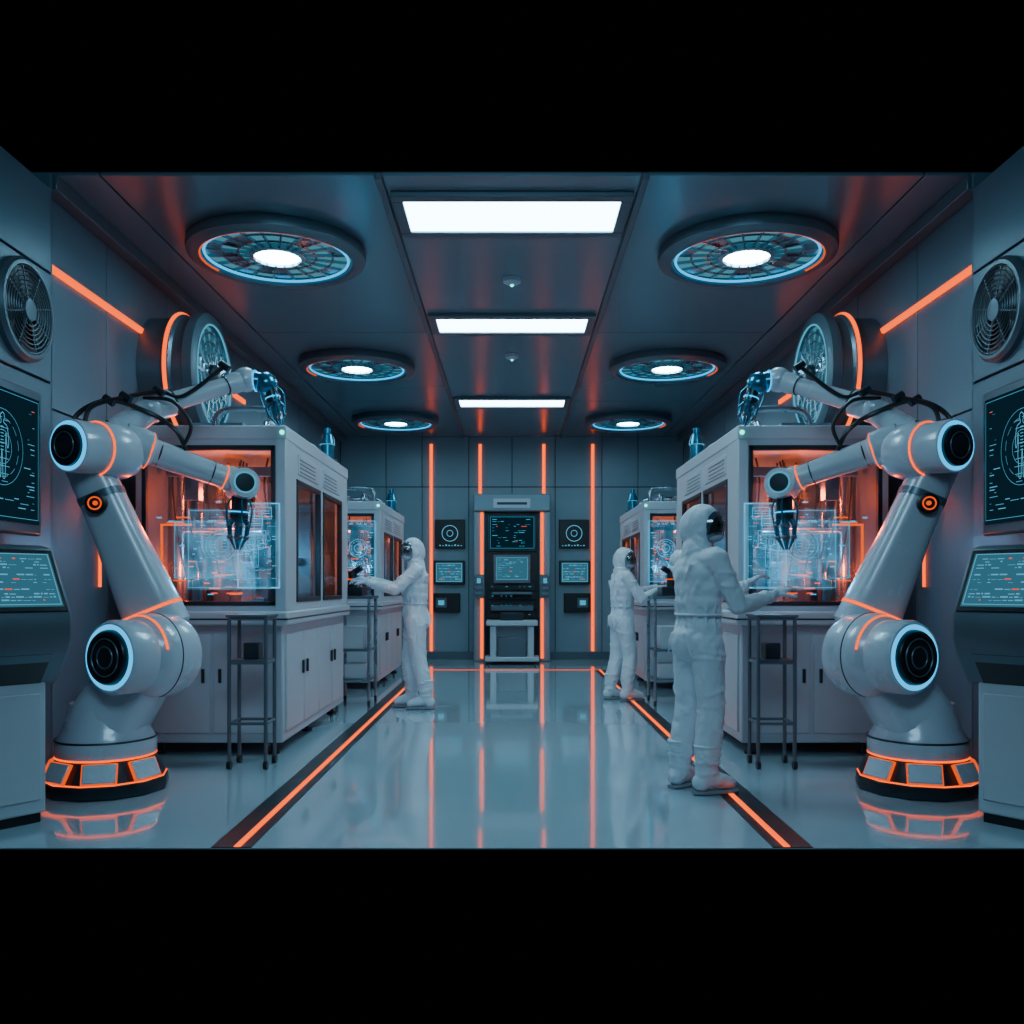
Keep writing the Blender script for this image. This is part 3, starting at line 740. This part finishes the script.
def person(loc,yaw,RA,LA,hy,hp,scale,stance,nm='cleanroom_worker',seed=.10):
    g=Grp(nm,loc,1,yaw,True,scale); rr=random.Random(int(seed*1000))
    mb=MB()
    def folds(a,b,ra,rb,ts,k=1.0):
        # short oblique creases that wrap only part of the limb
        a=V(a);b=V(b); d=(b-a).normalized()
        for t in ts:
            ax=(d+V((rr.uniform(-.55,.55),rr.uniform(-.55,.55),rr.uniform(-.25,.25)))).normalized()
            R0=ra+(rb-ra)*t; a0=rr.uniform(0,6.28)
            mb.torus(a+(b-a)*t,ax,R0-.002,.010*k,24,8,a0=a0,a1=a0+rr.uniform(1.6,3.6))
    mb.ell((0,0,.94),(.126,.165,.13)); mb.ell((-.02,0,.88),(.138,.163,.13)); mb.ell((0,0,1.05),(.115,.145,.12))
    mb.ell((.0,0,1.12),(.126,.162,.10)); mb.ell((.0,0,1.20),(.128,.172,.15)); mb.ell((-.005,0,1.28),(.128,.180,.13)); mb.ell((-.01,0,1.36),(.092,.168,.072))
    mb.bone((-.01,0,1.35),.100,(0,0,1.46),.076)
    for k in range(16):
        a=2*PI*k/16+rr.uniform(-.1,.1); c,sn=math.cos(a),math.sin(a)
        mb.bone((.114*c,.146*sn,1.045),.008,(.130*c,.166*sn,1.045+rr.uniform(.05,.13)),.005,1)
        mb.bone((.114*c,.146*sn,1.03),.008,(.132*c,.166*sn,1.03-rr.uniform(.05,.14)),.005,1)
    # oblique drape lines across back and chest
    for (p,q) in (((-.12,-.10,1.33),(-.118,.02,1.16)),((-.12,.11,1.32),(-.118,-.01,1.17)),((-.10,-.13,1.22),(-.10,-.06,1.08)),((.11,-.12,1.30),(.12,-.03,1.15)),((.11,.12,1.30),(.12,.03,1.15)),((-.14,-.06,.93),(-.13,-.12,.80)),((-.14,.06,.93),(-.13,.12,.80))):
        mb.bone(p,.012,q,.007,1)
    for sd,(hip,knee,ank,toe) in zip((-1,1),stance):
        hip,knee,ank,toe=map(V,(hip,knee,ank,toe))
        mid=(knee+ank)/2+V((-.012,0,0))
        mb.bone(hip,.108,knee,.080); mb.bone(knee,.080,mid,.080); mb.bone(mid,.080,ank+V((0,0,.08)),.070)
        mb.bone(ank+V((0,0,.06)),.060,ank+V((0,0,-.02)),.052)
        folds(hip,knee,.108,.080,(.1,.22,.45,.7,.85,.97)); folds(knee,mid,.080,.080,(.08,.25,.6)); folds(mid,ank+V((0,0,.08)),.080,.070,(.1,.35,.55,.75,.92),1.15)
    for sh,el,wr in (RA[:3],LA[:3]):
        sh,el,wr=map(V,(sh,el,wr)); mb.bone(sh,.072,(sh+el)/2,.064); mb.bone((sh+el)/2,.064,el,.057); mb.bone(el,.057,(el+wr)/2,.051); mb.bone((el+wr)/2,.051,wr,.038)
        mb.bone(sh,.072,V((0,sh.y*.5,sh.z-.02)),.088)
        folds(sh,el,.072,.057,(.3,.55,.75,.9,1.0)); folds(el,wr,.057,.042,(.1,.22,.4,.65,.85))
    C=V((.015+.03*math.sin(hp),0,1.565)); R=Matrix.Rotation(hy,3,'Z')@Matrix.Rotation(hp,3,'Y')
    mb.ell(C,(.120,.102,.130),R); mb.ell(C+R@V((-.02,0,-.02)),(.112,.100,.125),R); mb.bone(C+V((-.015,0,-.09)),.078,(-.01,0,1.41),.096)
    # soft hood brim around the face opening
    mb.bone(C+R@V((.05,.075,-.02)),.026,C+R@V((.05,.05,.08)),.026); mb.bone(C+R@V((.05,-.075,-.02)),.026,C+R@V((.05,-.05,.08)),.026)
    mb.bone(C+R@V((.05,.05,.08)),.026,C+R@V((.05,-.05,.08)),.026); mb.bone(C+R@V((.05,.07,-.03)),.03,C+R@V((.04,.0,-.125)),.035); mb.bone(C+R@V((.05,-.07,-.03)),.03,C+R@V((.04,.0,-.125)),.035)
    folds(C+V((-.015,0,-.10)),(-.01,0,1.40),.082,.100,(.1,.4,.75))
    mb.done(g,'coverall','suit',remesh=.0085,sm=3,disp=.012,nscale=seed)
    MB().torus((0,0,1.038),(0,0,1),.121,.008,48,8,ry=.152).done(g,'waist_band','suit')
    mb=MB(); ms=MB()
    for sd,(hip,knee,ank,toe) in zip((-1,1),stance):
        ank=V(ank); toe=V(toe); fd=(toe-ank); fd.z=0; fd.normalize()
        Rf=Matrix.Rotation(math.atan2(fd.y,fd.x),3,'Z')
        mb.bone(ank+V((0,0,.0)),.056,ank+fd*.07+V((0,0,-.02)),.050); mb.bone(ank+fd*.07+V((0,0,-.02)),.050,ank+fd*.15+V((0,0,-.04)),.038)
        mb.ell(ank-fd*.03+V((0,0,-.03)),(.06,.05,.055),Rf); mb.bone(ank,.060,ank+V((0,0,.14)),.074); mb.ell(ank+V((0,0,.18)),(.082,.080,.018))
        for z in (.03,.09): mb.torus(ank+V((0,0,z)),(rr.uniform(-.3,.3),rr.uniform(-.2,.2),1),.060+.1*z,.008,32,8)
        zf=ank.z
        ms.loft([ank-fd*.085+V((0,0,-zf+.012)),ank-fd*.05+V((0,0,-zf+.012)),ank+fd*.06+V((0,0,-zf+.012)),ank+fd*.15+V((0,0,-zf+.012)),ank+fd*.195+V((0,0,-zf+.012))],[(.025,.012),(.045,.012),(.048,.012),(.048,.012),(.022,.012)],3)
    mb.done(g,'boots','suit',remesh=.008,sm=3,disp=.006,nscale=.07); ms.done(g,'boot_soles','sole')
    mc=MB()
    for sh,el,wr in (RA[:3],LA[:3]):
        el=V(el);wr=V(wr); dd=(wr-el).normalized(); mc.cyl(wr-dd*.015,wr+dd*.03,.040,.034,20)
    mc.done(g,'cuffs','suit',.006)
    for arm,nm2,sd in ((RA,'right_hand',1),(LA,'left_hand',-1)):
        wr=V(arm[2]); hd=V(arm[3]).normalized(); hand(g,wr+hd*.045,hd,arm[4],nm2,arm[5],sd)
    f=lambda x,y,z:C+R@V((x,y,z))
    MB().ell(f(.044,0,-.003),(.088,.074,.098),R).ell(f(.134,0,-.008),(.013,.011,.022),R).ell(f(.124,0,.036),(.011,.040,.008),R).done(g,'face','skin')
    MB().ell(f(.062,0,-.05),(.084,.062,.046),R).done(g,'face_mask','mask')
    MB().ell(f(.123,.029,.016),(.012,.013,.007),R).ell(f(.123,-.029,.016),(.012,.013,.007),R).done(g,'eyes','eye')
    MB().ell(f(.044,0,-.002),(.106,.082,.104),R,4).done(g,'visor','visor')
    MB().loft([(.130,0,1.10),(.133,0,1.2),(.128,0,1.30),(.106,0,1.38)],[(.012,.005)]*4,3,12,up=(1,0,0)).done(g,'zip_placket','suit')

st_a=(((0,-.085,.86),(.02,-.10,.48),(-.02,-.11,.10),(.15,-.14,.03)),((0,.085,.86),(.0,.10,.48),(-.05,.11,.10),(.12,.15,.03)))
person((1.10,5.32,0),math.radians(24),
  ((0,-.178,1.36),(.12,-.225,1.09),(.385,-.17,1.14),(.9,.04,.38),(0,-.3,1),.35),
  ((0,.178,1.36),(.16,.22,1.11),(.42,.12,1.20),(.85,-.1,.5),(-.2,.2,1),.5),
  math.radians(-60),.16,1.0,st_a)
st_b=(((0,-.085,.86),(.06,-.09,.48),(.03,-.09,.10),(.2,-.09,.03)),((0,.085,.86),(-.03,.09,.48),(-.10,.10,.10),(.1,.11,.03)))
person((-.96,8.93,0),math.radians(188),
  ((0,-.178,1.36),(.20,-.22,1.19),(.44,-.12,1.27),(.95,.1,.1),(0,-.1,1),.4),
  ((0,.178,1.36),(.20,.22,1.17),(.44,.14,1.24),(.95,-.1,.15),(0,.1,1),.4),
  math.radians(38),.12,1.0,st_b)
person((1.17,9.56,0),math.radians(12),
  ((0,-.178,1.36),(.14,-.23,1.12),(.38,-.15,1.22),(.95,.1,.1),(0,-.1,1),.4),
  ((0,.178,1.36),(.20,.22,1.18),(.44,.14,1.24),(.95,-.1,.15),(0,.1,1),.4),
  math.radians(-55),.2,.96,st_b,seed=.11)

# ------------------------------------------------------------------ lights
def area(name,loc,rot,size,sy,col,e):
    ld=bpy.data.lights.new(name,'AREA'); ld.shape='RECTANGLE'; ld.size=size; ld.size_y=sy; ld.color=col; ld.energy=e
    o=bpy.data.objects.new(name,ld); o.location=loc; o.rotation_euler=rot; bpy.context.scene.collection.objects.link(o)
area('overhead_fill',(0,1.6,3.7),(math.radians(38),0,0),2.4,1.0,(.40,.76,1.0),72)  # added fill light above the view, brightens camera-facing fronts; no fixture behind it

w=bpy.data.worlds.new('world'); bpy.context.scene.world=w; w.use_nodes=True
w.node_tree.nodes['Background'].inputs[0].default_value=(0,0,0,1); w.node_tree.nodes['Background'].inputs[1].default_value=0

cam=bpy.data.cameras.new('camera'); co=bpy.data.objects.new('camera',cam); bpy.context.scene.collection.objects.link(co)
co.location=(0,0,1.2); co.rotation_euler=(math.radians(90),0,0); cam.sensor_width=36; cam.lens=36*900/1024; cam.shift_y=75/1024
cam.clip_start=.05; cam.clip_end=100
bpy.context.scene.camera=co
